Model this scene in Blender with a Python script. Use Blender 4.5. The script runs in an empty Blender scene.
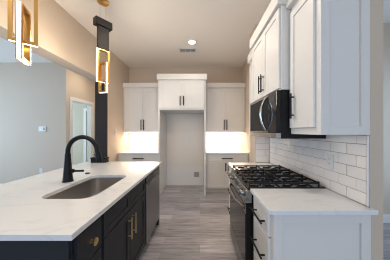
import bpy, bmesh, math, random
from mathutils import Vector, Matrix
random.seed(4)
R = math.radians
sc = bpy.context.scene
COL = sc.collection

# ------------------------------------------------------------------ camera, world, lights, exposure
cam_d = bpy.data.cameras.new('camera')
cam = bpy.data.objects.new('camera', cam_d)
COL.objects.link(cam)
cam.location = (0, 0, 1.40)
cam.rotation_euler = (R(90), 0, 0)
cam_d.sensor_width = 36
cam_d.lens = 36 * 170 / 390
cam_d.shift_x = -5 / 390
cam_d.shift_y = 1 / 390
cam_d.clip_start = 0.02
sc.camera = cam

sc.view_settings.view_transform = 'Standard'
sc.view_settings.look = 'None'
sc.view_settings.gamma = 1.0
sc.view_settings.use_curve_mapping = False
sc.view_settings.exposure = -0.06
sc.cycles.use_denoising = True
sc.cycles.filter_width = 1.1
sc.cycles.max_bounces = 10
sc.cycles.diffuse_bounces = 6
sc.cycles.sample_clamp_indirect = 40

world = bpy.data.worlds.new('world')
sc.world = world
world.use_nodes = True
wb = world.node_tree.nodes['Background']
wb.inputs[0].default_value = (0.50, 0.68, 1.0, 1)
wb.inputs[1].default_value = 0.6

WARM = (1.0, 0.86, 0.70)
COOL = (0.54, 0.75, 1.0)


def area(name, loc, rot, sx, sy, power, color, shape='RECTANGLE', spread=180):
    l = bpy.data.lights.new(name, 'AREA')
    l.shape = shape
    l.size = sx
    l.size_y = sy
    l.energy = power
    l.color = color
    l.spread = R(spread)
    o = bpy.data.objects.new(name, l)
    COL.objects.link(o)
    o.location = loc
    o.rotation_euler = rot
    return o


# daylight through the windows; side, right and hall ones added for their light
area('daylight_window_rear', (-3.6, -3.93, 1.5), (R(90), 0, 0), 3.0, 1.9, 45, COOL)
area('daylight_window_entry', (1.2, -3.93, 1.5), (R(90), 0, 0), 2.6, 1.9, 76, (0.60, 0.78, 1.0))
area('added_daylight_side', (-5.93, 2.2, 1.45), (R(90), 0, R(-90)), 2.4, 1.9, 90, (0.52, 0.76, 1.0))
area('added_daylight_right', (3.24, 1.85, 1.45), (R(90), 0, R(90)), 0.9, 1.9, 15, (0.5, 0.74, 1.0))
area('added_daylight_hall', (-5.90, 4.80, 1.55), (R(90), 0, R(-90)), 1.0, 1.3, 85, (0.45, 0.76, 1.0))
# downlights of the kitchen ceiling; near and hall ones unseen, added as fill
PENDANT_W = 3.7
CANS = [(-0.15, 3.15), (-0.15, 1.92), (-2.65, 4.4), (-1.0, 0.30)]
area('downlight_lamp_vent', (CANS[0][0], CANS[0][1], 3.025), (0, 0, 0), 0.11, 0.11, 2, WARM, 'DISK')
area('downlight_lamp_aisle', (CANS[1][0], CANS[1][1], 3.025), (0, 0, 0), 0.11, 0.11, 16, WARM, 'DISK')
area('added_lamp_near', (CANS[3][0], CANS[3][1], 3.025), (0, 0, 0), 0.11, 0.11, 10, WARM, 'DISK')
area('added_lamp_hall', (CANS[2][0], CANS[2][1], 3.025), (0, 0, 0), 0.11, 0.11, 8.5, WARM, 'DISK')
# strips under the two wall cabinets on the back wall
area('under_cabinet_lamp', (-1.37, 4.22, 1.353), (0, 0, 0), 0.80, 0.05, 7.5, (1.0, 0.82, 0.62))
area('under_cabinet_lamp', (0.61, 4.22, 1.353), (0, 0, 0), 0.80, 0.05, 7.5, (1.0, 0.82, 0.62))

# ------------------------------------------------------------------ materials


def principled(name):
    m = bpy.data.materials.new(name)
    m.use_nodes = True
    nt = m.node_tree
    return m, nt, nt.nodes['Principled BSDF']


def mat(name, col, rough=0.5, metal=0.0, noise=0.03, scale=30.0, bump=0.0, coat=0.0, stretch=None, spec=0.5):
    m, nt, b = principled(name)
    b.inputs['Roughness'].default_value = rough
    b.inputs['Metallic'].default_value = metal
    b.inputs['Coat Weight'].default_value = coat
    b.inputs['Specular IOR Level'].default_value = spec
    tc = nt.nodes.new('ShaderNodeTexCoord')
    mp = nt.nodes.new('ShaderNodeMapping')
    nt.links.new(tc.outputs['Object'], mp.inputs[0])
    if stretch:
        mp.inputs['Scale'].default_value = stretch
    n = nt.nodes.new('ShaderNodeTexNoise')
    n.inputs['Scale'].default_value = scale
    n.inputs['Detail'].default_value = 3
    nt.links.new(mp.outputs[0], n.inputs['Vector'])
    mx = nt.nodes.new('ShaderNodeMix')
    mx.data_type = 'RGBA'
    mx.inputs[6].default_value = tuple(c * (1 - noise) for c in col) + (1,)
    mx.inputs[7].default_value = tuple(min(1, c * (1 + noise)) for c in col) + (1,)
    nt.links.new(n.outputs['Fac'], mx.inputs[0])
    nt.links.new(mx.outputs[2], b.inputs['Base Color'])
    if bump:
        bp = nt.nodes.new('ShaderNodeBump')
        bp.inputs['Strength'].default_value = bump
        bp.inputs['Distance'].default_value = 0.002
        nt.links.new(n.outputs['Fac'], bp.inputs['Height'])
        nt.links.new(bp.outputs[0], b.inputs['Normal'])
    return m


def emit(name, col, s):
    m, nt, b = principled(name)
    b.inputs['Base Color'].default_value = (0.9, 0.88, 0.82, 1)
    b.inputs['Emission Color'].default_value = col + (1,)
    b.inputs['Emission Strength'].default_value = s
    return m


def mat_floor():
    m, nt, b = principled('grey_plank_floor')
    tc = nt.nodes.new('ShaderNodeTexCoord')
    br = nt.nodes.new('ShaderNodeTexBrick')
    br.offset = 0.37
    br.inputs['Scale'].default_value = 1.0
    br.inputs['Brick Width'].default_value = 1.22
    br.inputs['Row Height'].default_value = 0.15
    br.inputs['Mortar Size'].default_value = 0.0012
    br.inputs['Mortar Smooth'].default_value = 0.3
    br.inputs['Color1'].default_value = (0.335, 0.315, 0.33, 1)
    br.inputs['Color2'].default_value = (0.52, 0.495, 0.52, 1)
    br.inputs['Mortar'].default_value = (0.20, 0.185, 0.18, 1)
    nt.links.new(tc.outputs['Object'], br.inputs['Vector'])
    mp = nt.nodes.new('ShaderNodeMapping')
    mp.inputs['Scale'].default_value = (1.2, 14, 1)
    nt.links.new(tc.outputs['Object'], mp.inputs[0])
    n = nt.nodes.new('ShaderNodeTexNoise')
    n.inputs['Scale'].default_value = 2.2
    n.inputs['Detail'].default_value = 6
    n.inputs['Roughness'].default_value = 0.65
    nt.links.new(mp.outputs[0], n.inputs['Vector'])
    cr = nt.nodes.new('ShaderNodeValToRGB')
    cr.color_ramp.elements[0].position = 0.32
    cr.color_ramp.elements[0].color = (0.48, 0.46, 0.45, 1)
    cr.color_ramp.elements[1].position = 0.68
    cr.color_ramp.elements[1].color = (1.35, 1.34, 1.34, 1)
    nt.links.new(n.outputs['Fac'], cr.inputs[0])
    mx = nt.nodes.new('ShaderNodeMix')
    mx.data_type = 'RGBA'
    mx.blend_type = 'MULTIPLY'
    mx.inputs[0].default_value = 0.8
    nt.links.new(br.outputs['Color'], mx.inputs[6])
    nt.links.new(cr.outputs[0], mx.inputs[7])
    nt.links.new(mx.outputs[2], b.inputs['Base Color'])
    b.inputs['Roughness'].default_value = 0.42
    bp = nt.nodes.new('ShaderNodeBump')
    bp.inputs['Strength'].default_value = 0.25
    bp.inputs['Distance'].default_value = 0.002
    nt.links.new(n.outputs['Fac'], bp.inputs['Height'])
    nt.links.new(bp.outputs[0], b.inputs['Normal'])
    return m


def mat_quartz():
    m, nt, b = principled('white_quartz')
    tc = nt.nodes.new('ShaderNodeTexCoord')
    mp = nt.nodes.new('ShaderNodeMapping')
    mp.inputs['Rotation'].default_value = (0, 0, R(35))
    mp.inputs['Scale'].default_value = (1.0, 2.2, 1)
    nt.links.new(tc.outputs['Object'], mp.inputs[0])
    n = nt.nodes.new('ShaderNodeTexNoise')
    n.inputs['Scale'].default_value = 2.0
    n.inputs['Detail'].default_value = 7
    n.inputs['Distortion'].default_value = 1.4
    nt.links.new(mp.outputs[0], n.inputs['Vector'])
    cr = nt.nodes.new('ShaderNodeValToRGB')
    e = cr.color_ramp.elements
    e[0].position, e[0].color = 0.47, (0.77, 0.775, 0.78, 1)
    e[1].position, e[1].color = 0.53, (0.77, 0.775, 0.78, 1)
    k = e.new(0.497)
    k.color = (0.715, 0.715, 0.715, 1)
    nt.links.new(n.outputs['Fac'], cr.inputs[0])
    nt.links.new(cr.outputs[0], b.inputs['Base Color'])
    b.inputs['Roughness'].default_value = 0.16
    return m


M = dict(
    wall=mat('greige_wall_paint', (0.60, 0.495, 0.395), 0.75, noise=0.015, scale=60, bump=0.15),
    ceil=mat('ceiling_paint', (0.86, 0.82, 0.77), 0.85, noise=0.015, scale=90, bump=0.2),
    recess=mat('recess_bounce_tone', (0.80, 0.74, 0.67), 0.6, noise=0.012, scale=50),  # wall tone lightened, bounced light put into the colour
    trim=mat('white_trim_paint', (0.80, 0.78, 0.76), 0.4, noise=0.01),
    white=mat('white_cabinet_paint', (0.74, 0.72, 0.69), 0.33, noise=0.008, scale=12),
    dark=mat('charcoal_cabinet_paint', (0.024, 0.0262, 0.031), 0.45, noise=0.04, spec=0.2),
    post=mat('dark_stained_wood', (0.030, 0.023, 0.021), 0.5, spec=0.25, noise=0.25, scale=9, stretch=(8, 8, 0.6)),
    steel=mat('brushed_stainless', (0.34, 0.325, 0.31), 0.27, 1.0, noise=0.08, scale=20, stretch=(1, 1, 25)),
    sinksteel=mat('satin_sink_steel', (0.52, 0.49, 0.465), 0.31, 1.0, noise=0.015, scale=6),
    dwsteel=mat('dark_stainless', (0.24, 0.235, 0.235), 0.30, 1.0, noise=0.08, scale=20, stretch=(1, 1, 25)),
    chrome=mat('polished_chrome', (0.75, 0.74, 0.72), 0.14, 1.0, noise=0.01),
    black=mat('matte_black_metal', (0.008, 0.008, 0.009), 0.42, noise=0.05, spec=0.22),
    iron=mat('black_cast_iron', (0.009, 0.009, 0.009), 0.5, spec=0.25, noise=0.2, scale=120, bump=0.3),
    enamel=mat('black_enamel', (0.010, 0.010, 0.011), 0.12, noise=0.02),
    glass=mat('black_glass', (0.010, 0.010, 0.011), 0.07, noise=0.02, spec=0.3),
    mwglass=mat('smoked_microwave_glass', (0.012, 0.012, 0.013), 0.38, noise=0.02, spec=0.12),
    gold=mat('brushed_gold', (0.72, 0.42, 0.13), 0.32, 1.0, noise=0.06, scale=40),
    brass=mat('satin_brass', (0.78, 0.56, 0.28), 0.28, 1.0, noise=0.05, scale=40),
    bronze=mat('dark_bronze', (0.10, 0.07, 0.05), 0.35, 0.8, noise=0.1),
    pend=mat('black_pendant_metal', (0.014, 0.012, 0.011), 0.45, 0.0, spec=0.3, noise=0.06),
    tile=mat('glossy_white_tile', (0.89, 0.83, 0.785), 0.14, noise=0.035, scale=4),
    grout=mat('pale_grout', (0.36, 0.34, 0.32), 0.9, noise=0.04),
    plast=mat('white_plastic', (0.76, 0.75, 0.73), 0.4, noise=0.01),
    greyp=mat('grey_plastic', (0.33, 0.33, 0.34), 0.45, noise=0.03),
    ventback=mat('grey_vent_backing', (0.16, 0.155, 0.15), 0.7, noise=0.03),
    slot=mat('dark_slot', (0.03, 0.03, 0.03), 0.6, noise=0.03),
    pantry=mat('pale_grey_door_paint', (0.60, 0.63, 0.66), 0.5, noise=0.02),
    floor=mat_floor(), quartz=mat_quartz(),
    led=emit('led_diffuser', (1.0, 0.87, 0.55), 10.0),
    can=emit('downlight_diffuser', (1.0, 0.92, 0.8), 14.0),
    strip=emit('strip_diffuser', (1.0, 0.84, 0.62), 3.0),
)

# ------------------------------------------------------------------ mesh helpers


class MB:
    def __init__(s):
        s.bm = bmesh.new()

    def box(s, x0, x1, y0, y1, z0, z1, mtx=None):
        vs = [Vector((x, y, z)) for z in (z0, z1) for y in (y0, y1) for x in (x0, x1)]
        if mtx:
            vs = [mtx @ v for v in vs]
        v = [s.bm.verts.new(p) for p in vs]
        for f in ((0, 2, 3, 1), (4, 5, 7, 6), (0, 1, 5, 4), (2, 6, 7, 3), (0, 4, 6, 2), (1, 3, 7, 5)):
            s.bm.faces.new([v[i] for i in f])
        return s

    def prism(s, prof, axis, a0, a1):
        """prof: 2D polygon; axis 'x': prof = (y, z); 'y': prof = (x, z); 'z': prof = (x, y)."""
        def P(p, a):
            return {'x': (a, p[0], p[1]), 'y': (p[0], a, p[1]), 'z': (p[0], p[1], a)}[axis]
        A = [s.bm.verts.new(P(p, a0)) for p in prof]
        B = [s.bm.verts.new(P(p, a1)) for p in prof]
        n = len(prof)
        s.bm.faces.new(A)
        s.bm.faces.new(B[::-1])
        for i in range(n):
            j = (i + 1) % n
            s.bm.faces.new((A[i], B[i], B[j], A[j]))
        return s

    def tube(s, pts, rad, seg=12, caps=True):
        pts = [Vector(p) for p in pts]
        if not isinstance(rad, (list, tuple)):
            rad = [rad] * len(pts)
        rings = []
        ref = None
        for i, p in enumerate(pts):
            t = (pts[min(i + 1, len(pts) - 1)] - pts[max(i - 1, 0)]).normalized()
            if ref is None:
                ref = Vector((0, 0, 1)) if abs(t.z) < 0.9 else Vector((1, 0, 0))
            u = (ref - t * ref.dot(t)).normalized()
            ref = u
            w = t.cross(u)
            rings.append([s.bm.verts.new(p + (u * math.cos(a) + w * math.sin(a)) * rad[i])
                          for a in [2 * math.pi * k / seg for k in range(seg)]])
        for a, b in zip(rings, rings[1:]):
            for k in range(seg):
                l = (k + 1) % seg
                s.bm.faces.new((a[k], a[l], b[l], b[k]))
        if caps:
            s.bm.faces.new(rings[0][::-1])
            s.bm.faces.new(rings[-1])
        return s

    def build(s, name, m, parent=None, bevel=0.0, smooth=False, loc=None, rotz=None):
        bmesh.ops.recalc_face_normals(s.bm, faces=s.bm.faces)
        me = bpy.data.meshes.new(name)
        s.bm.to_mesh(me)
        s.bm.free()
        me.materials.append(m)
        o = bpy.data.objects.new(name, me)
        COL.objects.link(o)
        if parent:
            o.parent = parent
        if loc:
            o.location = loc
        if rotz is not None:
            o.rotation_euler = (0, 0, rotz)
        if smooth:
            for p in me.polygons:
                p.use_smooth = True
            try:
                me.set_sharp_from_angle(angle=R(40))
            except Exception:
                pass
        if bevel:
            b = o.modifiers.new('bevel', 'BEVEL')
            b.width = bevel
            b.segments = 2
            b.limit_method = 'ANGLE'
            b.angle_limit = R(40)
        return o


def box(name, m, parent, x0, x1, y0, y1, z0, z1, bevel=0.0):
    return MB().box(x0, x1, y0, y1, z0, z1).build(name, m, parent, bevel)


def tag(o, label, cat, group=None):
    o['label'] = label
    o['category'] = cat
    if group:
        o['group'] = group
    return o


def thing(name, label, cat, loc=(0, 0, 0), rotz=0.0, group=None):
    o = bpy.data.objects.new(name, None)
    COL.objects.link(o)
    o.empty_display_size = 0.1
    o.location = loc
    o.rotation_euler = (0, 0, rotz)
    return tag(o, label, cat, group)


def struct(o):
    o['kind'] = 'structure'
    return o


def sbox(name, m, *a, parent=None, bevel=0.0):
    o = box(name, m, parent, *a, bevel=bevel)
    return o if parent else struct(o)


# ------------------------------------------------------------------ key dimensions
XR = 1.085        # right wall, kitchen face
XL = -1.84        # left wall and header, kitchen face
XLo = -2.07       # its other face
YB = 4.41         # back wall
H = 3.05          # ceiling
HD = 2.37         # underside of the header on the left
YE = 3.38         # near end of the left wall

# ------------------------------------------------------------------ setting
sbox('floor', M['floor'], -6.2, 3.4, -4.2, 6.3, -0.06, 0.0)
sbox('ceiling', M['ceil'], -6.2, 3.4, -4.2, 6.3, H, H + 0.08)
sbox('wall_back', M['wall'], XL, XR, YB, YB + 0.12, 0, H)

# left wall with the opening and its header
struct(MB().box(XLo, XL, YE, 5.75, 0, H).box(XLo, XL, -4.0, YE, HD, H).build('wall_left', M['wall']))
# the living side: pale wall with thermostat, and the wall with the cased opening
YF = 4.10
XH = -3.23
sbox('wall_living', M['wall'], -6.0, XH, YF, YF + 0.12, 0, H)
O0, O1, OT = 4.29, 5.06, 2.17
struct(MB().box(XH - 0.12, XH, YF + 0.12, O0, 0, H).box(XH - 0.12, XH, O1, 5.25, 0, H)
       .box(XH - 0.12, XH, O0, O1, OT, H).build('wall_hall', M['wall']))
sbox('wall_hall_end', M['wall'], XH, XLo, 5.25, 5.37, 0, H)
# room beyond the opening
DX0, DX1 = -3.66, -2.90
YD = 5.50
struct(MB().box(-6.0, DX0 - 0.01, YD, YD + 0.12, 0, H).box(DX1 + 0.01, XLo, YD, YD + 0.12, 0, H)
       .box(DX0 - 0.01, DX1 + 0.01, YD, YD + 0.12, 2.05, H).build('wall_far', M['wall']))
# window wall on the far left, one window in the hall room
struct(MB().box(-6.12, -6.0, -4.0, 0.9, 0, H).box(-6.12, -6.0, 3.5, 4.25, 0, H)
       .box(-6.12, -6.0, 0.9, 3.5, 0, 0.4).box(-6.12, -6.0, 0.9, 3.5, 2.5, H).box(-6.12, -6.0, 5.35, 5.62, 0, H)
       .box(-6.12, -6.0, 4.25, 5.35, 0, 0.85).box(-6.12, -6.0, 4.25, 5.35, 2.25, H).build('wall_far_left', M['wall']))
# right wall, its near end free-standing
WT = 0.085
sbox('wall_right', M['wall'], XR, XR + WT, 1.085, YB + 0.12, 0, H)
sbox('wall_right_room', M['wall'], XR + WT, 3.3, 2.6, 2.72, 0, H)
struct(MB().box(3.3, 3.42, -4.0, 1.35, 0, H).box(3.3, 3.42, 2.35, 2.72, 0, H).box(3.3, 3.42, 1.35, 2.35, 0, 0.4)
       .box(3.3, 3.42, 1.35, 2.35, 2.5, H).build('wall_far_right', M['wall']))
# wall behind the camera with two wide windows
WZ0, WZ1 = 0.5, 2.5
rear = MB()
for a, b in ((-6.12, -5.2), (-2.0, -0.2), (2.6, 3.42)):
    rear.box(a, b, -4.12, -4.0, 0, H)
for a, b in ((-5.2, -2.0), (-0.2, 2.6)):
    rear.box(a, b, -4.12, -4.0, 0, WZ0).box(a, b, -4.12, -4.0, WZ1, H)
struct(rear.build('wall_rear', M['wall']))


def window(name, x0, x1):
    f = MB()
    t = 0.05
    f.box(x0, x0 + t, -4.10, -4.02, WZ0, WZ1).box(x1 - t, x1, -4.10, -4.02, WZ0, WZ1)
    f.box(x0 + t, x1 - t, -4.10, -4.02, WZ0, WZ0 + t).box(x0 + t, x1 - t, -4.10, -4.02, WZ1 - t, WZ1)
    c = (x0 + x1) / 2
    f.box(c - t / 2, c + t / 2, -4.10, -4.02, WZ0 + t, WZ1 - t)
    return struct(f.build(name, M['trim']))


window('window_1', -5.2, -2.0)
window('window_2', -0.2, 2.6)
t = 0.05
f = MB().box(-6.10, -6.02, 4.25, 4.30, 0.85, 2.25).box(-6.10, -6.02, 5.30, 5.35, 0.85, 2.25)
f.box(-6.10, -6.02, 4.30, 5.30, 0.85, 0.90).box(-6.10, -6.02, 4.30, 5.30, 2.20, 2.25)
struct(f.build('added_window_hall', M['trim']))  # unseen window added to light the hall room

f = MB().box(-6.10, -6.02, 0.9, 0.95, 0.4, 2.5).box(-6.10, -6.02, 3.45, 3.5, 0.4, 2.5).box(-6.10, -6.02, 2.175, 2.225, 0.45, 2.45)
f.box(-6.10, -6.02, 0.95, 3.45, 0.4, 0.45).box(-6.10, -6.02, 0.95, 3.45, 2.45, 2.5)
struct(f.build('added_window_side', M['trim']))  # unseen window, placed to light the living wall but not the end panels

f = MB().box(3.32, 3.40, 1.35, 1.40, 0.4, 2.5).box(3.32, 3.40, 2.30, 2.35, 0.4, 2.5)
f.box(3.32, 3.40, 1.40, 2.30, 0.4, 0.45).box(3.32, 3.40, 1.40, 2.30, 2.45, 2.5)
struct(f.build('added_window_right', M['trim']))  # unseen window added to brighten the right room wall
# dark end of the left wall
sbox('trim_1', M['post'], XLo - 0.004, XL + 0.004, YE - 0.022, YE - 0.001, 0, HD - 0.001, bevel=0.002)
# casing of the opening in the hall wall
cw = 0.085
struct(MB().box(XH + 0.001, XH + 0.02, O0 - cw, O0, 0, OT).box(XH + 0.001, XH + 0.02, O1, O1 + cw, 0, OT)
       .box(XH + 0.001, XH + 0.022, O0 - cw, O1 + cw, OT, OT + cw)
       .box(XH - 0.121, XH, O0, O0 + 0.015, 0, OT).box(XH - 0.121, XH, O1 - 0.015, O1, 0, OT)
       .box(XH - 0.121, XH, O0, O1, OT - 0.015, OT).build('trim_2', M['trim'], bevel=0.002))
# far door beyond the opening
d1 = struct(MB().box(DX0, DX1, YD + 0.05, YD + 0.09, 0.012, 2.035).build('door_1', M['trim'], bevel=0.002))
pn = MB()
for z0, z1 in ((0.14, 0.78), (0.94, 1.90)):
    for x0 in (DX0 + 0.11, DX0 + 0.43):
        w = 0.22
        pn.box(x0, x0 + w, YD + 0.044, YD + 0.05, z0, z0 + 0.02).box(x0, x0 + w, YD + 0.044, YD + 0.05, z1 - 0.02, z1)
        pn.box(x0, x0 + 0.02, YD + 0.044, YD + 0.05, z0 + 0.02, z1 - 0.02).box(x0 + w - 0.02, x0 + w, YD + 0.044, YD + 0.05, z0 + 0.02, z1 - 0.02)
pn.build('panel_moulding', M['trim'], d1, bevel=0.002)
kb = MB().tube([(DX0 + 0.07, YD + 0.05, 0.95), (DX0 + 0.07, YD + 0.02, 0.95), (DX0 + 0.07, YD + 0.012, 0.95), (DX0 + 0.07, YD - 0.005, 0.95), (DX0 + 0.07, YD - 0.016, 0.95)],
               [0.012, 0.012, 0.025, 0.03, 0.016], 16)
kb.build('door_knob', M['black'], d1, smooth=True)
struct(MB().box(DX0 - 0.095, DX0 - 0.012, YD - 0.02, YD - 0.001, 0, 2.05).box(DX1 + 0.012, DX1 + 0.095, YD - 0.02, YD - 0.001, 0, 2.05)
       .box(DX0 - 0.095, DX1 + 0.095, YD - 0.022, YD - 0.001, 2.05, 2.135).build('trim_3', M['trim'], bevel=0.002))
# short return of the right wall at the far end of the counter
sbox('wall_return', M['wall'], 0.857, XR, 2.645, 2.91, 0, H)

# baseboards
sbox('baseboard_living', M['trim'], -6.0, XH, YF - 0.015, YF - 0.001, 0, 0.13, bevel=0.003)
sbox('baseboard_right', M['trim'], XR + WT + 0.001, 3.3, 2.585, 2.599, 0, 0.13, bevel=0.003)
sbox('baseboard_left', M['trim'], XL + 0.001, XL + 0.015, YE, 3.78, 0, 0.13, bevel=0.003)

# ------------------------------------------------------------------ cabinet pieces


def shaker(name, m, parent, x0, x1, z0, z1, y=0.0, t=0.019, rail=0.055, rec=0.008):
    """Front facing -Y in the cabinet's own frame: four rails round a recessed panel."""
    b = MB()
    b.box(x0, x0 + rail, y - t, y, z0, z1).box(x1 - rail, x1, y - t, y, z0, z1)
    b.box(x0 + rail, x1 - rail, y - t, y, z0, z0 + rail).box(x0 + rail, x1 - rail, y - t, y, z1 - rail, z1)
    b.box(x0 + rail, x1 - rail, y - t + rec, y, z0 + rail, z1 - rail)
    return b.build(name, m, parent, bevel=0.0018)


def slab(name, m, parent, x0, x1, z0, z1, y=0.0, t=0.019):
    return MB().box(x0, x1, y - t, y, z0, z1).build(name, m, parent, bevel=0.002)


def bar_pull(parent, m, x, z, length, vertical, y=-0.019, r=0.0068, off=0.032):
    b = MB()
    h = length / 2
    if vertical:
        b.tube([(x, y - off, z - h), (x, y - off, z + h)], r, 10)
        for s in (-1, 1):
            b.tube([(x, y, z + s * h * 0.72), (x, y - off, z + s * h * 0.72)], r * 0.9, 10)
    else:
        b.tube([(x - h, y - off, z), (x + h, y - off, z)], r, 10)
        for s in (-1, 1):
            b.tube([(x + s * h * 0.72, y, z), (x + s * h * 0.72, y - off, z)], r * 0.9, 10)
    return b.build('handle', m, parent, smooth=True)


def carcass(t, m, w, d, z0, z1):
    return MB().box(0, w, 0, d, z0, z1).build('body', m, t, bevel=0.0015)


def crown(t, w, d, z0, z1, left=True, right=True, m=None):
    """Flat crown board round the front and the free ends."""
    b = MB()
    b.box(-0.022 if left else 0, w + (0.022 if right else 0), -0.044, d, z0, z1)
    return b.build('crown', m or M['white'], t, bevel=0.004)


W = M['white']
K = M['black']

# ---------------- back wall: wall cabinets
UB, UT = 1.375, 2.43
FX0, FX1 = -0.90, 0.125     # fridge surround, outer faces
YU = YB - 0.33              # carcass front of the wall cabinets


def back_upper(label, x0, x1):
    w = x1 - x0
    t = thing('wall_cabinet', label, 'cabinet', (x0, YU, 0), 0)
    carcass(t, W, w, YB - YU - 0.001, UB, UT)
    c = w / 2
    a = shaker('door', W, t, 0.03, c - 0.002, UB + 0.02, UT - 0.03)
    bar_pull(a, K, c - 0.032, UB + 0.17, 0.25, True, r=0.0105)
    a = shaker('door', W, t, c + 0.002, w - 0.03, UB + 0.02, UT - 0.03)
    bar_pull(a, K, c + 0.032, UB + 0.17, 0.25, True, r=0.0105)
    crown(t, w, YB - YU - 0.001, UT, UT + 0.115, False, False)
    s = MB().box(0.02, w - 0.02, 0.11, 0.17, UB - 0.012, UB - 0.001).build('light_strip', M['strip'], t, bevel=0.002)
    s['label'] = 'glowing warm white light strip'
    return t


back_upper('white two-door wall cabinet in the left corner, left of the fridge recess', XL + 0.002, FX0 - 0.002)
back_upper('white two-door wall cabinet between the fridge recess and the right wall', FX1 + 0.002, XR - 0.002)

# ---------------- fridge surround with bridge cabinet
YFR = 3.66
t = thing('fridge_surround', 'tall white surround of the empty fridge recess with two doors on top', 'cabinet', (FX0, YFR, 0), 0)
w = FX1 - FX0
dd = YB - YFR - 0.001
for x in (0, w - 0.032):
    MB().box(x, x + 0.032, 0, dd, 0, 2.50).build('side_panel', W, t, bevel=0.002)
MB().box(0.033, w - 0.033, 0.0, dd, 1.855, 2.50).build('body', W, t, bevel=0.002)
c = w / 2
a = shaker('door', W, t, 0.034, c - 0.002, 1.885, 2.485)
bar_pull(a, K, c - 0.035, 2.045, 0.20, True, r=0.0105)
a = shaker('door', W, t, c + 0.002, w - 0.034, 1.885, 2.485)
bar_pull(a, K, c + 0.035, 2.045, 0.20, True, r=0.0105)
MB().box(0.033, w - 0.033, dd - 0.006, dd, 0.497, 1.853).build('back_panel', M['recess'], t)  # coloured paler than the wall for light bouncing off the floor
lp = MB().box(0.033, w - 0.033, dd - 0.010, dd, 0.001, 0.493).build('back_panel', M['trim'], t, bevel=0.002)  # whiter colour stands in for the stronger light low down
lp['label'] = 'low back panel whitened for floor bounce'
crown(t, w, dd, 2.495, 2.62)

# ---------------- back wall: base cabinets and their tops
YBF = YB - 0.60


def back_base(label, x0, x1):
    w = x1 - x0
    t = thing('base_cabinet', label, 'cabinet', (x0, YBF, 0), 0)
    MB().box(0, w, 0, 0.597, 0.105, 0.882).box(0.0, w, 0.07, 0.597, 0.0, 0.105).build('body', W, t, bevel=0.0015)
    c = w / 2
    a = shaker('drawer', W, t, 0.025, w - 0.025, 0.715, 0.865, rail=0.04)
    bar_pull(a, K, c, 0.79, 0.24, False, r=0.0105)
    a = shaker('door', W, t, 0.025, c - 0.002, 0.125, 0.70)
    bar_pull(a, K, c - 0.035, 0.60, 0.18, True, r=0.0105)
    a = shaker('door', W, t, c + 0.002, w - 0.025, 0.125, 0.70)
    bar_pull(a, K, c + 0.035, 0.60, 0.18, True, r=0.0105)
    return t


back_base('white base cabinet in the left corner, mostly hidden behind the island', XL + 0.004, FX0 - 0.002)
back_base('white base cabinet with wide drawer, right of the fridge recess', FX1 + 0.002, XR - 0.004)


def top(label, x0, x1, y0, y1):
    o = MB().box(x0, x1, y0, y1, 0.884, 0.914).build('countertop', M['quartz'], None, bevel=0.003)
    return tag(o, label, 'countertop')


top('short white quartz top in the left corner of the back wall', XL + 0.003, FX0 - 0.002, YBF - 0.03, YB - 0.012)
top('short white quartz top right of the fridge recess on the back wall', FX1 + 0.002, XR - 0.003, YBF - 0.03, YB - 0.012)


# ---------------- tile backsplashes


def tiles(label, length, z0, z1, loc, rotz, tw=0.1525, th=0.0795, g=0.0035, trim_end=None):
    """Grout bed and bevelled tiles in running bond; local x along the wall, faces -Y."""
    t = thing('tile_backsplash', label, 'backsplash', loc, rotz)
    MB().box(0, length, -0.004, -0.0005, z0, z1).build('grout_bed', M['grout'], t)
    b = MB()
    row = 0
    z = z0
    while z < z1 - 0.01:
        ze = min(z + th, z1)
        x = -tw * (0.5 if row % 2 else 0.0)
        while x < length:
            a, e = max(x, 0), min(x + tw, length)
            if e - a > 0.012:
                b.box(a + g / 2, e - g / 2, -0.010 - random.uniform(0, 0.0008), -0.004, z + g / 2, ze - g / 2)
            x += tw
        z += th
        row += 1
    b.build('tile', M['tile'], t, bevel=0.0015)
    if trim_end:
        MB().box(trim_end[0], trim_end[1], -0.012, -0.0005, z0, z1).build('edge_trim', M['plast'], t, bevel=0.002)
    return t


tiles('white subway tile on the back wall, left of the fridge recess', FX0 - XL - 0.006, 0.915, UB - 0.001, (XL + 0.003, YB, 0), 0)
tiles('white subway tile on the back wall, right of the fridge recess', XR - FX1 - 0.006, 0.915, UB - 0.001, (FX1 + 0.003, YB, 0), 0)

tiles('white tile on the narrow wall return at the far end of the range counter', 0.222, 0.915, UB - 0.001, (0.860, 2.645, 0), 0, tw=0.305, th=0.098)

# ---------------- right run, facing -X : local x runs towards the camera
ROT = R(-90)
YN, YR0, YR1, YFAR = 1.075, 1.44, 2.20, 2.62
FXB = 0.465                     # face of the base carcasses
DB = XR - FXB - 0.003
tiles('white subway tile along the right wall behind the gas range', YFAR - 1.098, 0.915, 1.372, (XR, YFAR, 0), ROT,
      trim_end=(YFAR - 1.097, YFAR - 1.088))


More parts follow.
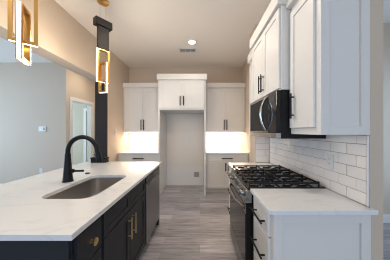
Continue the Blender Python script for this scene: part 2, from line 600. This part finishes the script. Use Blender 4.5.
def drawer_base(label, y0, y1, end):
    w = y1 - y0
    t = thing('drawer_cabinet', label, 'cabinet', (FXB, y1, 0), ROT)
    MB().box(0, w, 0, DB, 0.105, 0.882).box(0, w, 0.07, DB, 0, 0.105).build('body', W, t, bevel=0.0015)
    for (z0, z1, hz) in ((0.705, 0.868, 0.780), (0.415, 0.695, 0.545), (0.125, 0.405, 0.27)):
        a = slab('drawer', W, t, 0.02, w - 0.02, z0, z1)
        bar_pull(a, K, w / 2 + 0.01, hz, 0.23, False, off=0.036)
    if end:
        # framed end panel that faces the room
        e = MB()
        y = w
        q = 0.06
        d0, d1_ = 0.0, DB
        for (a0, a1, z0, z1, th) in ((d0, d0 + q, 0.0, 0.882, 0.018), (d1_ - q, d1_, 0.0, 0.882, 0.018),
                                     (d0 + q, d1_ - q, 0.815, 0.882, 0.018), (d0 + q, d1_ - q, 0.0, 0.11, 0.018), (d0 + q, d1_ - q, 0.11, 0.815, 0.005)):
            e.box(y, y + th, a0, a1, z0, z1)
        e.build('end_panel', W, t, bevel=0.0018)
    return t


drawer_base('white three-drawer base cabinet nearest the camera, right of the range', YN + 0.018, YR0 - 0.003, True)
drawer_base('white drawer base cabinet beyond the range, mostly hidden', YR1 + 0.003, YFAR - 0.005, False)
top('long-grained white quartz top on the near right cabinet beside the range', 0.425, XR + 0.008, 1.040, 1.0845)
bpy.data.objects.remove(bpy.data.objects['countertop.002'], do_unlink=True)
# near top wraps past the free end of the wall: one L-shaped slab
prof = [(0.425, 1.040), (XR + 0.008, 1.040), (XR + 0.008, 1.082), (XR - 0.0125, 1.082), (XR - 0.0125, YR0 - 0.002), (0.425, YR0 - 0.002)]
tag(MB().prism(prof, 'z', 0.884, 0.914).build('countertop', M['quartz'], None, bevel=0.003),
    'white quartz top on the near right drawers, in front of the range', 'countertop')
top('white quartz top at the far side of the range on the right', 0.425, XR - 0.0125, YR1 + 0.002, YFAR)

# wall cabinets on the right
FXU = 0.770


def right_upper(label, y0, y1, handle_far, end):
    w = y1 - y0
    d = XR - FXU - 0.002
    t = thing('wall_cabinet', label, 'cabinet', (FXU, y1, 0), ROT)
    carcass(t, W, w, d, UB, UT)
    a = shaker('door', W, t, 0.015, w - 0.03, UB + 0.050, UT - 0.05)
    bar_pull(a, K, 0.075 if handle_far else w - 0.045, UB + 0.225, 0.20, True, off=0.023)
    crown(t, w, d, UT, UT + 0.115, False, end)
    if end:
        e = MB()
        q = 0.055
        for (a0, a1, z0, z1, th) in ((0, q, UB, UT, 0.018), (d - q, d, UB, UT, 0.018), (q, d - q, UB, UB + q, 0.018),
                                     (q, d - q, UT - q, UT, 0.018), (q, d - q, UB + q, UT - q, 0.005)):
            e.box(w, w + th, a0, a1, z0, z1)
        e.build('end_panel', W, t, bevel=0.0018)
    return t


right_upper('white one-door wall cabinet nearest the camera, right of the microwave', 1.100, YR0 - 0.001, True, True)
right_upper('white wall cabinet on the right beyond the microwave, mostly hidden', YR1 + 0.001, YFAR - 0.02, False, False)

FXM = 0.690
t = thing('wall_cabinet', 'tall projecting white two-door wall cabinet directly above the microwave', 'cabinet', (FXM, YR1, 0), ROT)
w = YR1 - YR0
d = XR - FXM - 0.002
carcass(t, W, w, d, 1.752, 2.465)
a = shaker('door', W, t, 0.012, w / 2 - 0.002, 1.765, 2.455)
bar_pull(a, K, w / 2 - 0.032, 1.90, 0.19, True)
a = shaker('door', W, t, w / 2 + 0.002, w - 0.012, 1.765, 2.455)
bar_pull(a, K, w / 2 + 0.032, 1.90, 0.19, True)
crown(t, w, d, 2.465, 2.585)

# ---------------- microwave
t = thing('microwave', 'black and steel microwave hung over the gas range', 'microwave', (0.69, YR1 - 0.004, 0), ROT)
w = YR1 - YR0 - 0.008
MB().box(0, w, 0.0, XR - 0.69 - 0.014, 1.335, 1.750).build('body', M['black'], t, bevel=0.003)
dw = w * 0.76
dr = MB().box(0.0, dw, -0.040, -0.001, 1.385, 1.748).build('door', M['mwglass'], t, bevel=0.003)
MB().box(0.0, dw, -0.0425, -0.040, 1.725, 1.748).box(0.0, dw, -0.0425, -0.040, 1.385, 1.40).box(0.0, 0.02, -0.0425, -0.040, 1.40, 1.725).build('door_frame', M['steel'], dr)
MB().box(0.07, dw - 0.12, -0.0415, -0.040, 1.45, 1.68).build('window_mesh', M['mwglass'], dr)
hp = []
for i in range(13):
    u = i / 12
    hp.append((dw - 0.045, -0.043 - 0.052 * math.sin(math.pi * u) ** 0.8, 1.41 + 0.315 * u))
MB().tube(hp, 0.0115, 12).build('handle', M['chrome'], dr, smooth=True)
cp = MB().box(dw + 0.003, w, -0.040, -0.001, 1.385, 1.748).build('control_panel', M['glass'], t, bevel=0.003)
MB().box(dw + 0.04, w - 0.03, -0.0412, -0.040, 1.66, 1.70).build('display', M['enamel'], cp)
MB().box(0, w, -0.040, -0.001, 1.336, 1.383).build('lower_trim', M['steel'], t, bevel=0.003)

# ---------------- gas range
t = thing('gas_range', 'stainless gas range with black grates between the white drawer cabinets', 'range', (0.442, YR1 - 0.004, 0), ROT)
w = YR1 - YR0 - 0.008
RD = XR - 0.442 - 0.014
MB().box(0, w, 0.0, RD, 0.03, 0.898).build('body', M['black'], t, bevel=0.003)
for fx in (0.04, w - 0.04):
    for fy in (0.05, RD - 0.05):
        MB().tube([(fx, fy, 0.0), (fx, fy, 0.031)], 0.018, 12).build('foot', K, t)
ck = MB().box(0, w, -0.034, RD, 0.899, 0.922)
ck.build('cooktop', M['enamel'], t, bevel=0.006)
# sloped front panel with knobs
pf = [(0.0, 0.898), (-0.038, 0.898), (-0.066, 0.800), (-0.066, 0.785), (0.0, 0.785)]
MB().prism([(p[0], p[1]) for p in pf], 'x', 0.0, w).build('control_panel', M['steel'], t, bevel=0.004)
nrm = Vector((0, -0.121, 0.042)).normalized()
# knob axis leans upward with the panel
axis = Vector((0, -0.962, 0.275))
for i, kx in enumerate((0.075, 0.185, w / 2, w - 0.185, w - 0.075)):
    p = Vector((kx, -0.051, 0.850))
    if i == 2:
        MB().box(kx - 0.07, kx + 0.07, -0.002, 0.001, -0.02, 0.02, Matrix.Translation((0, -0.0519, 0.850)) @ Matrix.Rotation(R(-16), 4, 'X')).build('display', M['glass'], t)
        continue
    k = MB().tube([p, p + axis * 0.008, p + axis * 0.009, p + axis * 0.034, p + axis * 0.038], [0.028, 0.028, 0.025, 0.022, 0.017], 20)
    ko = k.build('knob', M['steel'], t, smooth=True)
# oven door, window, arched handle
od = MB().box(0.004, w - 0.004, -0.050, -0.001, 0.235, 0.775).build('oven_door', M['black'], t, bevel=0.003)
MB().box(0.006, w - 0.006, -0.0555, -0.050, 0.240, 0.690).build('oven_window', M['glass'], od, bevel=0.002)
MB().box(0.005, w - 0.005, -0.0555, -0.050, 0.692, 0.774).build('top_rail', M['steel'], od, bevel=0.002)
hp = []
for i in range(17):
    u = i / 16
    hp.append((0.035 + (w - 0.07) * u, -0.055 - 0.040 * min(1, math.sin(math.pi * u) * 1.5), 0.735))
MB().tube(hp, 0.0135, 12).build('handle', M['steel'], od, smooth=True)
sd = MB().box(0.004, w - 0.004, -0.048, -0.001, 0.075, 0.225).build('storage_drawer', M['black'], t, bevel=0.003)
MB().box(0.005, w - 0.005, -0.053, -0.048, 0.077, 0.223).build('front_plate', M['dwsteel'], sd, bevel=0.002)
MB().box(0.01, w - 0.01, 0.03, 0.04, 0.0, 0.07).build('toe_plate', K, t)
# burners
BUR = [(0.14, 0.17, 0.045), (0.14, 0.45, 0.036), (w / 2, 0.31, 0.052), (w - 0.14, 0.17, 0.05), (w - 0.14, 0.45, 0.036)]
for bx, by, br_ in BUR:
    b = MB().tube([(bx, by, 0.921), (bx, by, 0.932)], br_, 20).build('burner', M['steel'], t, smooth=True)
    MB().tube([(bx, by, 0.932), (bx, by, 0.940), (bx, by, 0.942)], [br_ * 0.82, br_ * 0.82, br_ * 0.7], 20).build('burner_cap', M['iron'], b, smooth=True)
# three cast-iron grates
gw = (w - 0.03) / 3
for g in range(3):
    x0 = 0.012 + g * (gw + 0.003)
    x1 = x0 + gw
    y0, y1 = -0.022, RD - 0.045
    zt, zb = 0.960, 0.945
    q = 0.011
    b = MB()
    b.box(x0, x0 + q, y0, y1, zb, zt).box(x1 - q, x1, y0, y1, zb, zt)
    b.box(x0 + q, x1 - q, y0, y0 + q, zb, zt).box(x0 + q, x1 - q, y1 - q, y1, zb, zt)
    cx = (x0 + x1) / 2
    ym = (y0 + y1) / 2
    b.box(x0 + q, x1 - q, ym - q / 2, ym + q / 2, zb, zt)
    for yy in ((y0 + ym) / 2, (y1 + ym) / 2):
        b.box(x0 + q, cx - 0.03, yy - q / 2, yy + q / 2, zb, zt + 0.003).box(cx + 0.03, x1 - q, yy - q / 2, yy + q / 2, zb, zt + 0.003)
        b.box(cx - q / 2, cx + q / 2, yy + 0.03, yy + 0.115, zb, zt + 0.003).box(cx - q / 2, cx + q / 2, yy - 0.115, yy - 0.03, zb, zt + 0.003)
    for fx in (x0, x1 - q):
        for fy in (y0, ym - q / 2, y1 - q):
            b.box(fx, fx + q, fy, fy + q, 0.922, zb)
            b.box(fx, fx + q, fy, fy + q, zt, zt + 0.006)
    b.build('grate', M['iron'], t, bevel=0.002)

# ---------------- island (faces +X on the aisle side; local x runs away from the camera)
D = M['dark']
IX = -0.632           # carcass face on the aisle
IB = -1.40            # back of the island body
IROT = R(90)
IY0, IY1 = 0.835, 2.60
IDP = 0.58


def island_unit(name, label, y0, y1):
    return thing(name, label, 'cabinet', (IX, y0, 0), IROT)


w1 = 0.235
t = island_unit('drawer_cabinet', 'charcoal island drawer cabinet with a gold knob, nearest the camera', IY0 + 0.002, 0)
MB().box(0, w1, 0, IDP, 0.105, 0.882).box(0, w1, 0.07, IDP, 0, 0.105).build('body', D, t, bevel=0.0015)
for (z0, z1) in ((0.690, 0.868), (0.41, 0.680), (0.125, 0.40)):
    a = slab('drawer', D, t, 0.012, w1 - 0.012, z0, z1)
    zc = (z0 + z1) / 2 + 0.0
    kx = w1 * 0.5
    kb = MB().tube([(kx, -0.019, zc), (kx, -0.024, zc), (kx, -0.025, zc), (kx, -0.038, zc), (kx, -0.040, zc), (kx, -0.050, zc), (kx, -0.053, zc)],
                   [0.011, 0.011, 0.009, 0.011, 0.020, 0.021, 0.016], 18)
    k = kb.build('knob', M['brass'], a, smooth=True)
    k['label'] = 'round gold knob'

w2 = 0.840
ys = IY0 + 0.002 + w1 + 0.002
t = island_unit('sink_cabinet', 'charcoal island sink cabinet with two doors and long gold pulls', ys, 0)
# open carcass: the bowl hangs inside
MB().box(0, 0.018, 0, IDP, 0.105, 0.882).box(w2 - 0.018, w2, 0, IDP, 0.105, 0.882).box(0.018, w2 - 0.018, IDP - 0.012, IDP, 0.105, 0.882) \
    .box(0.018, w2 - 0.018, 0, IDP - 0.012, 0.105, 0.125).box(0.018, w2 - 0.018, 0, 0.02, 0.125, 0.882).box(0, w2, 0.07, 0.09, 0, 0.105).build('body', D, t, bevel=0.0015)
c = w2 / 2
for x0, x1, hx in ((0.012, c - 0.002, c - 0.045), (c + 0.002, w2 - 0.012, c + 0.045)):
    shaker('false_front', D, t, x0, x1, 0.715, 0.868, rail=0.04)
    a = shaker('door', D, t, x0, x1, 0.125, 0.705)
    h = bar_pull(a, M['brass'], hx, 0.57, 0.18, True, r=0.006, off=0.032)
    h['label'] = 'gold bar handle'

yd = ys + w2 + 0.004
w3 = 0.605
t = thing('dishwasher', 'dark stainless dishwasher at the far end of the island', 'dishwasher', (IX, yd, 0), IROT)
MB().box(0.003, w3 - 0.003, 0.0, IDP - 0.02, 0.10, 0.868).box(0.003, w3 - 0.003, 0.06, IDP - 0.02, 0.0, 0.10).build('body', K, t, bevel=0.002)
dr = MB().box(0.004, w3 - 0.004, -0.028, -0.001, 0.115, 0.800).build('door', M['dwsteel'], t, bevel=0.004)
MB().prism([(-0.028, 0.806), (-0.012, 0.806), (-0.001, 0.866), (-0.022, 0.866)], 'x', 0.004, w3 - 0.004).build('control_strip', M['glass'], t, bevel=0.002)
MB().box(0.06, w3 - 0.06, -0.050, -0.042, 0.770, 0.795).box(0.06, 0.085, -0.043, -0.028, 0.772, 0.793).box(w3 - 0.085, w3 - 0.06, -0.043, -0.028, 0.772, 0.793) \
    .build('handle', M['dwsteel'], dr, bevel=0.003)

# island end panels, the far filler and the back
tag(MB().box(IB, IX - 0.001, IY0 - 0.018, IY0 - 0.0005, 0, 0.8825).build('end_panel', D, None, bevel=0.002),
    'flat charcoal end panel of the island facing the camera', 'panel')
ye = yd + w3 + 0.002
tag(MB().box(IB, IX + 0.018, ye, ye + 0.05, 0, 0.8825).build('end_panel', D, None, bevel=0.002),
    'charcoal end panel of the island beyond the dishwasher', 'panel')
tag(MB().box(IB, IX - IDP - 0.002, IY0, ye - 0.0005, 0, 0.8825).build('back_panel', D, None, bevel=0.002),
    'charcoal back of the island under the seating overhang', 'panel')

# island top with the sink cut-out
CX0, CX1, CY0, CY1 = -1.815, -0.602, 0.797, 2.70
SX0, SX1, SY0, SY1, SR = -1.182, -0.787, 1.218, 1.885, 0.09


def rrect(x0, x1, y0, y1, r, n=8):
    pts = []
    for (cx, cy, a0) in ((x1 - r, y0 + r, -90), (x1 - r, y1 - r, 0), (x0 + r, y1 - r, 90), (x0 + r, y0 + r, 180)):
        for i in range(n + 1):
            a = R(a0 + 90 * i / n)
            pts.append((cx + r * math.cos(a), cy + r * math.sin(a)))
    return pts


bm = bmesh.new()
outer = [(CX0, CY0), (CX1, CY0), (CX1, CY1), (CX0, CY1)]
inner = rrect(SX0, SX1, SY0, SY1, SR)
ed = []
for loop in (outer, inner):
    vs = [bm.verts.new((x, y, 0.914)) for x, y in loop]
    for i in range(len(vs)):
        ed.append(bm.edges.new((vs[i], vs[(i + 1) % len(vs)])))
bmesh.ops.triangle_fill(bm, use_beauty=True, use_dissolve=False, edges=ed)
# drop anything filled inside the hole
for fc in list(bm.faces):
    ctr = fc.calc_center_median()
    if all(any((Vector((v.co.x, v.co.y)) - Vector(q)).length < 1e-6 for q in inner) for v in fc.verts):
        bm.faces.remove(fc)
ret = bmesh.ops.extrude_face_region(bm, geom=bm.faces[:])
for v in [g for g in ret['geom'] if isinstance(g, bmesh.types.BMVert)]:
    v.co.z = 0.884
mb = MB()
mb.bm.free()
mb.bm = bm
tag(mb.build('island_countertop', M['quartz'], None, bevel=0.002), 'long white quartz island top with the sink cut into it', 'countertop')

# sink bowl
t = thing('sink', 'stainless undermount sink in the white island top', 'sink', ((SX0 + SX1) / 2, (SY0 + SY1) / 2, 0.66), 0)
ox, oy, oz = (SX0 + SX1) / 2, (SY0 + SY1) / 2, 0.66
b = MB()
levels = [(-0.008, 0.8825), (0.003, 0.8825), (0.004, 0.74), (0.012, 0.695), (0.030, 0.678), (0.060, 0.674)]
rings = []
for off, z in levels:
    rr = rrect(SX0 + off - ox, SX1 - off - ox, SY0 + off - oy, SY1 - off - oy, max(SR - off * 0.6, 0.03))
    rings.append([b.bm.verts.new((x, y, z - oz)) for x, y in rr])
for a_, b_ in zip(rings, rings[1:]):
    n = len(a_)
    for i in range(n):
        j = (i + 1) % n
        b.bm.faces.new((a_[i], a_[j], b_[j], b_[i]))
b.bm.faces.new(rings[-1])
so = b.build('bowl', M['sinksteel'], t, smooth=True)
sm = so.modifiers.new('solid', 'SOLIDIFY')
sm.thickness = 0.0015
sm.offset = 1
MB().tube([(0, 0.0, 0.0145), (0, 0.0, 0.0165), (0, 0, 0.0175)], [0.045, 0.045, 0.038], 24).build('drain', M['chrome'], t, smooth=True)

# faucet
FXc, FYc = -1.275, 1.64
t = thing('faucet', 'tall matte black gooseneck faucet behind the island sink', 'faucet', (FXc, FYc, 0.9145), 0)
MB().tube([(0, 0, 0), (0, 0, 0.004), (0, 0, 0.012), (0, 0, 0.10), (0, 0, 0.20), (0, 0, 0.27)], [0.047, 0.047, 0.043, 0.035, 0.028, 0.0235], 24).build('body', K, t, smooth=True)
pts = [(0, 0, 0.265), (0, 0, 0.285)]
rad = 0.142
for i in range(1, 17):
    a = math.pi * i / 16
    pts.append((rad - rad * math.cos(a), 0, 0.285 + rad * math.sin(a)))
pts.append((2 * rad + 0.004, 0, 0.27))
MB().tube(pts, 0.0205, 16).build('spout', K, t, smooth=True)
x = 2 * rad + 0.004
sp = MB().tube([(x, 0, 0.285), (x + 0.002, 0, 0.275), (x + 0.010, 0, 0.235), (x + 0.016, 0, 0.195), (x + 0.017, 0, 0.188)], [0.0215, 0.0235, 0.025, 0.028, 0.023], 18).build('spray_head', K, t, smooth=True)
MB().tube([(x - 0.022, -0.004, 0.262), (x - 0.026, -0.004, 0.258), (x - 0.024, -0.004, 0.25)], 0.006, 10).build('button', K, sp, smooth=True)
lv = MB().tube([(0.02, 0, 0.10), (0.055, 0, 0.101)], 0.019, 16).build('lever_hub', K, t, smooth=True)
MB().tube([(0.055, 0, 0.101), (0.12, 0, 0.101), (0.15, 0, 0.102)], [0.011, 0.0095, 0.011], 12).build('lever', K, lv, smooth=True)
o = MB().tube([(0, 0, 0), (0, 0, 0.008), (0, 0, 0.010)], [0.024, 0.024, 0.019], 20).build('air_switch_button', M['bronze'], None, smooth=True, loc=(-1.285, 1.94, 0.9145))
tag(o, 'small dark bronze button cap on the island beyond the faucet', 'button')
# low dark box on the far corner of the island
t = thing('storage_box', 'low black box on the far left corner of the white island', 'box', (-1.555, 2.64, 0.9145), 0)
MB().box(-0.115, 0.115, -0.045, 0.045, 0, 0.062).build('body', M['black'], t, bevel=0.004)
MB().box(-0.122, 0.122, -0.05, 0.05, 0.062, 0.078).build('lid', M['black'], t, bevel=0.004)

# ---------------- pendants


def loop_frame(t, name, c, ang, wid, z0, z1, th=0.018, dp=0.034):
    """Upright rectangular gold loop with a light strip round its outside; ang is the heading of its width."""
    mt = Matrix.Translation(Vector((c[0], c[1], 0))) @ Matrix.Rotation(ang, 4, 'Z')
    h = wid / 2
    q = dp / 2
    b = MB()
    b.box(-h, -h + th, -q, q, z0, z1, mt).box(h - th, h, -q, q, z0, z1, mt)
    b.box(-h + th, h - th, -q, q, z0, z0 + th, mt).box(-h + th, h - th, -q, q, z1 - th, z1, mt)
    o = b.build(name, M['gold'], t, bevel=0.001)
    q2 = q * 0.62
    e, lip = 0.0015, 0.004
    s = MB()
    s.box(-h - e, -h, -q2, q2, z0 - e, z1, mt).box(h, h + e, -q2, q2, z0 - e, z1, mt).box(-h, h, -q2, q2, z0 - e, z0, mt)
    for sg in (-1, 1):
        a, c_ = sorted((sg * q2, sg * q))
        b2 = MB().box(-h - lip, -h, a, c_, z0 - lip, z1, mt).box(h, h + lip, a, c_, z0 - lip, z1, mt).box(-h, h, a, c_, z0 - lip, z0, mt)
        b2.build('rim', M['gold'], o)
    s.build('light_strip', M['led'], o)
    return o


def pendant(label, x, y, A, Bang, bw):
    t = thing('pendant_lamp', label, 'lamp', (x, y, 0), 0, 'pendant lamps over the island')
    loop_frame(t, 'upper_loop', (0, 0), A, 0.140, 2.02, 2.432)
    loop_frame(t, 'lower_loop', (0, 0), Bang, bw, 1.89, 2.27)
    MB().box(-0.066, 0.066, -0.02, 0.02, 2.433, 2.715, Matrix.Rotation(A, 4, 'Z')).build('sleeve', M['pend'], t, bevel=0.002)
    MB().box(-0.10, 0.10, -0.042, 0.042, 2.715, 2.805, Matrix.Rotation(A, 4, 'Z')).build('cap_block', M['pend'], t, bevel=0.003)
    # light of the upright strips
    for ang, wd, z0, z1 in ((A, 0.140, 2.02, 2.432), (Bang, bw, 1.89, 2.27)):
        for sg in (-1, 1):
            dx, dy = sg * math.cos(ang), sg * math.sin(ang)
            k = wd / 2 + 0.005
            area('pendant_light', (x + dx * k, y + dy * k, (z0 + z1) / 2), (R(90), 0, math.atan2(dy, dx) - R(90)), 0.018, z1 - z0, PENDANT_W, WARM)
    ca, sa = math.cos(A), math.sin(A)
    for s in (-0.035, 0.035):
        MB().tube([(ca * s, sa * s, 2.805), (ca * s, sa * s, 3.031)], 0.0016, 6).build('cable', M['greyp'], t)
    MB().tube([(0, 0, 3.049), (0, 0, 3.034), (0, 0, 3.030)], [0.068, 0.068, 0.060], 28).build('canopy', M['gold'], t, smooth=True)
    return t


pendant('gold and black loop pendant over the near part of the island', -1.245, 1.20, R(42), R(116), 0.130)
pendant('gold and black loop pendant over the far end of the island', -1.235, 2.165, R(54), R(168), 0.110)

# ---------------- ceiling fittings
for i, (x, y) in enumerate(CANS):  # near and hall fittings go with the added fill lamps
    lab = ['round recessed downlight in the ceiling beside the air vent', 'round recessed downlight in the ceiling above the aisle beside the range','added unseen downlight in the hall ceiling outside the cased opening', 'added unseen downlight in the ceiling above the near end of the island'][i]
    t = thing('downlight', lab, 'ceiling light', (x, y, H), 0, 'recessed kitchen downlights')
    b = MB()
    n = 28
    for r0, r1, z0, z1 in ((0.062, 0.085, -0.010, -0.002),):
        ring = [[b.bm.verts.new((r * math.cos(2 * math.pi * k / n), r * math.sin(2 * math.pi * k / n), z)) for k in range(n)]
                for r, z in ((r0, z1), (r0, z0), (r1, z0 + 0.004), (r1, z1))]
        for q in range(4):
            A_, B_ = ring[q], ring[(q + 1) % 4]
            for k in range(n):
                l = (k + 1) % n
                b.bm.faces.new((A_[k], A_[l], B_[l], B_[k]))
    b.build('trim_ring', M['plast'], t, smooth=True)
    MB().tube([(0, 0, -0.006), (0, 0, -0.002)], 0.061, 28).build('diffuser', M['can'], t)

t = thing('air_vent', 'white slatted air vent in the ceiling near the back wall', 'vent', (-0.25, 3.47, H), 0)
b = MB()
vw, vd = 0.175, 0.085
b.box(-vw, vw, -vd, -vd + 0.022, -0.010, -0.001).box(-vw, vw, vd - 0.022, vd, -0.010, -0.001)
b.box(-vw, -vw + 0.022, -vd + 0.022, vd - 0.022, -0.010, -0.001).box(vw - 0.022, vw, -vd + 0.022, vd - 0.022, -0.010, -0.001)
for xx in (-0.052, 0.052):
    b.box(xx - 0.006, xx + 0.006, -vd + 0.022, vd - 0.022, -0.010, -0.001)
b.build('frame', M['plast'], t, bevel=0.002)
MB().box(-vw + 0.022, vw - 0.022, -vd + 0.022, vd - 0.022, -0.003, -0.001).build('backing', M['ventback'], t)
b = MB()
for k in range(7):
    y = -0.052 + k * 0.0173
    b.box(-vw + 0.022, vw - 0.022, -0.006, 0.006, -0.0006, 0.0006, Matrix.Translation((0, y, -0.007)) @ Matrix.Rotation(R(40), 4, 'X'))
b.build('slats', M['plast'], t)

# ---------------- switches and outlets


def plate(name, label, cat, loc, rotz, w=0.072, h=0.116, kind='outlet', gangs=1):
    t = thing(name, label, cat, loc, rotz)
    MB().box(-w / 2, w / 2, -0.006, -0.0005, -h / 2, h / 2).build('cover_plate', M['plast'], t, bevel=0.002)
    for g in range(gangs):
        cx = (g - (gangs - 1) / 2) * 0.046
        if kind == 'outlet':
            for dz in (-0.02, 0.02):
                s = MB().box(cx - 0.016, cx + 0.016, -0.0085, -0.006, dz - 0.014, dz + 0.014).build('socket', M['plast'], t, bevel=0.002)
                MB().box(cx - 0.008, cx - 0.005, -0.0088, -0.0085, dz - 0.005, dz + 0.006).box(cx + 0.005, cx + 0.008, -0.0088, -0.0085, dz - 0.005, dz + 0.006).build('slots', M['slot'], s)
        else:
            MB().box(cx - 0.016, cx + 0.016, -0.009, -0.006, -0.033, 0.033).build('rocker', M['plast'], t, bevel=0.002)
    return t


plate('wall_outlet', 'white outlet low on the pale wall left of the island', 'outlet', (-3.83, YF, 0.44), 0)
th_ = thing('thermostat', 'small white thermostat on the pale wall at left', 'thermostat', (-3.79, YF, 1.45), 0)
MB().box(-0.085, 0.085, -0.022, -0.0005, -0.062, 0.062).build('body', M['plast'], th_, bevel=0.004)
MB().box(0.02, 0.07, -0.0235, -0.022, -0.03, 0.035).build('screen', M['greyp'], th_)
plate('wall_switch', 'white switch plate on the left kitchen wall near the corner counter', 'switch', (XL, 3.71, 1.39), R(90), kind='switch')
plate('wall_outlet', 'white outlet on the tile between range and right cabinet end', 'outlet', (XR - 0.0108, 1.40, 1.15), R(-90))
plate('wall_outlet', 'white outlet on the tile beyond the gas range', 'outlet', (XR - 0.0108, 2.44, 1.15), R(-90))
plate('wall_outlet', 'small white outlet halfway up the fridge recess wall', 'outlet', (-0.26, YB - 0.0075, 1.19), 0)
t = thing('water_box', 'grey recessed water supply box low in the fridge recess', 'utility box', (-0.09, YB - 0.0115, 0.275), 0)
b = MB()
b.box(-0.08, 0.08, -0.008, -0.0005, 0.062, 0.082).box(-0.08, 0.08, -0.008, -0.0005, -0.082, -0.062)
b.box(-0.08, -0.062, -0.008, -0.0005, -0.062, 0.062).box(0.062, 0.08, -0.008, -0.0005, -0.062, 0.062)
b.build('frame', M['plast'], t, bevel=0.002)
MB().box(-0.062, 0.062, -0.003, -0.0005, -0.062, 0.062).build('recess', M['greyp'], t)
MB().tube([(-0.01, -0.004, -0.04), (-0.01, -0.012, 0.0), (0.01, -0.012, 0.02)], 0.008, 10).build('valve', M['brass'], t, smooth=True)
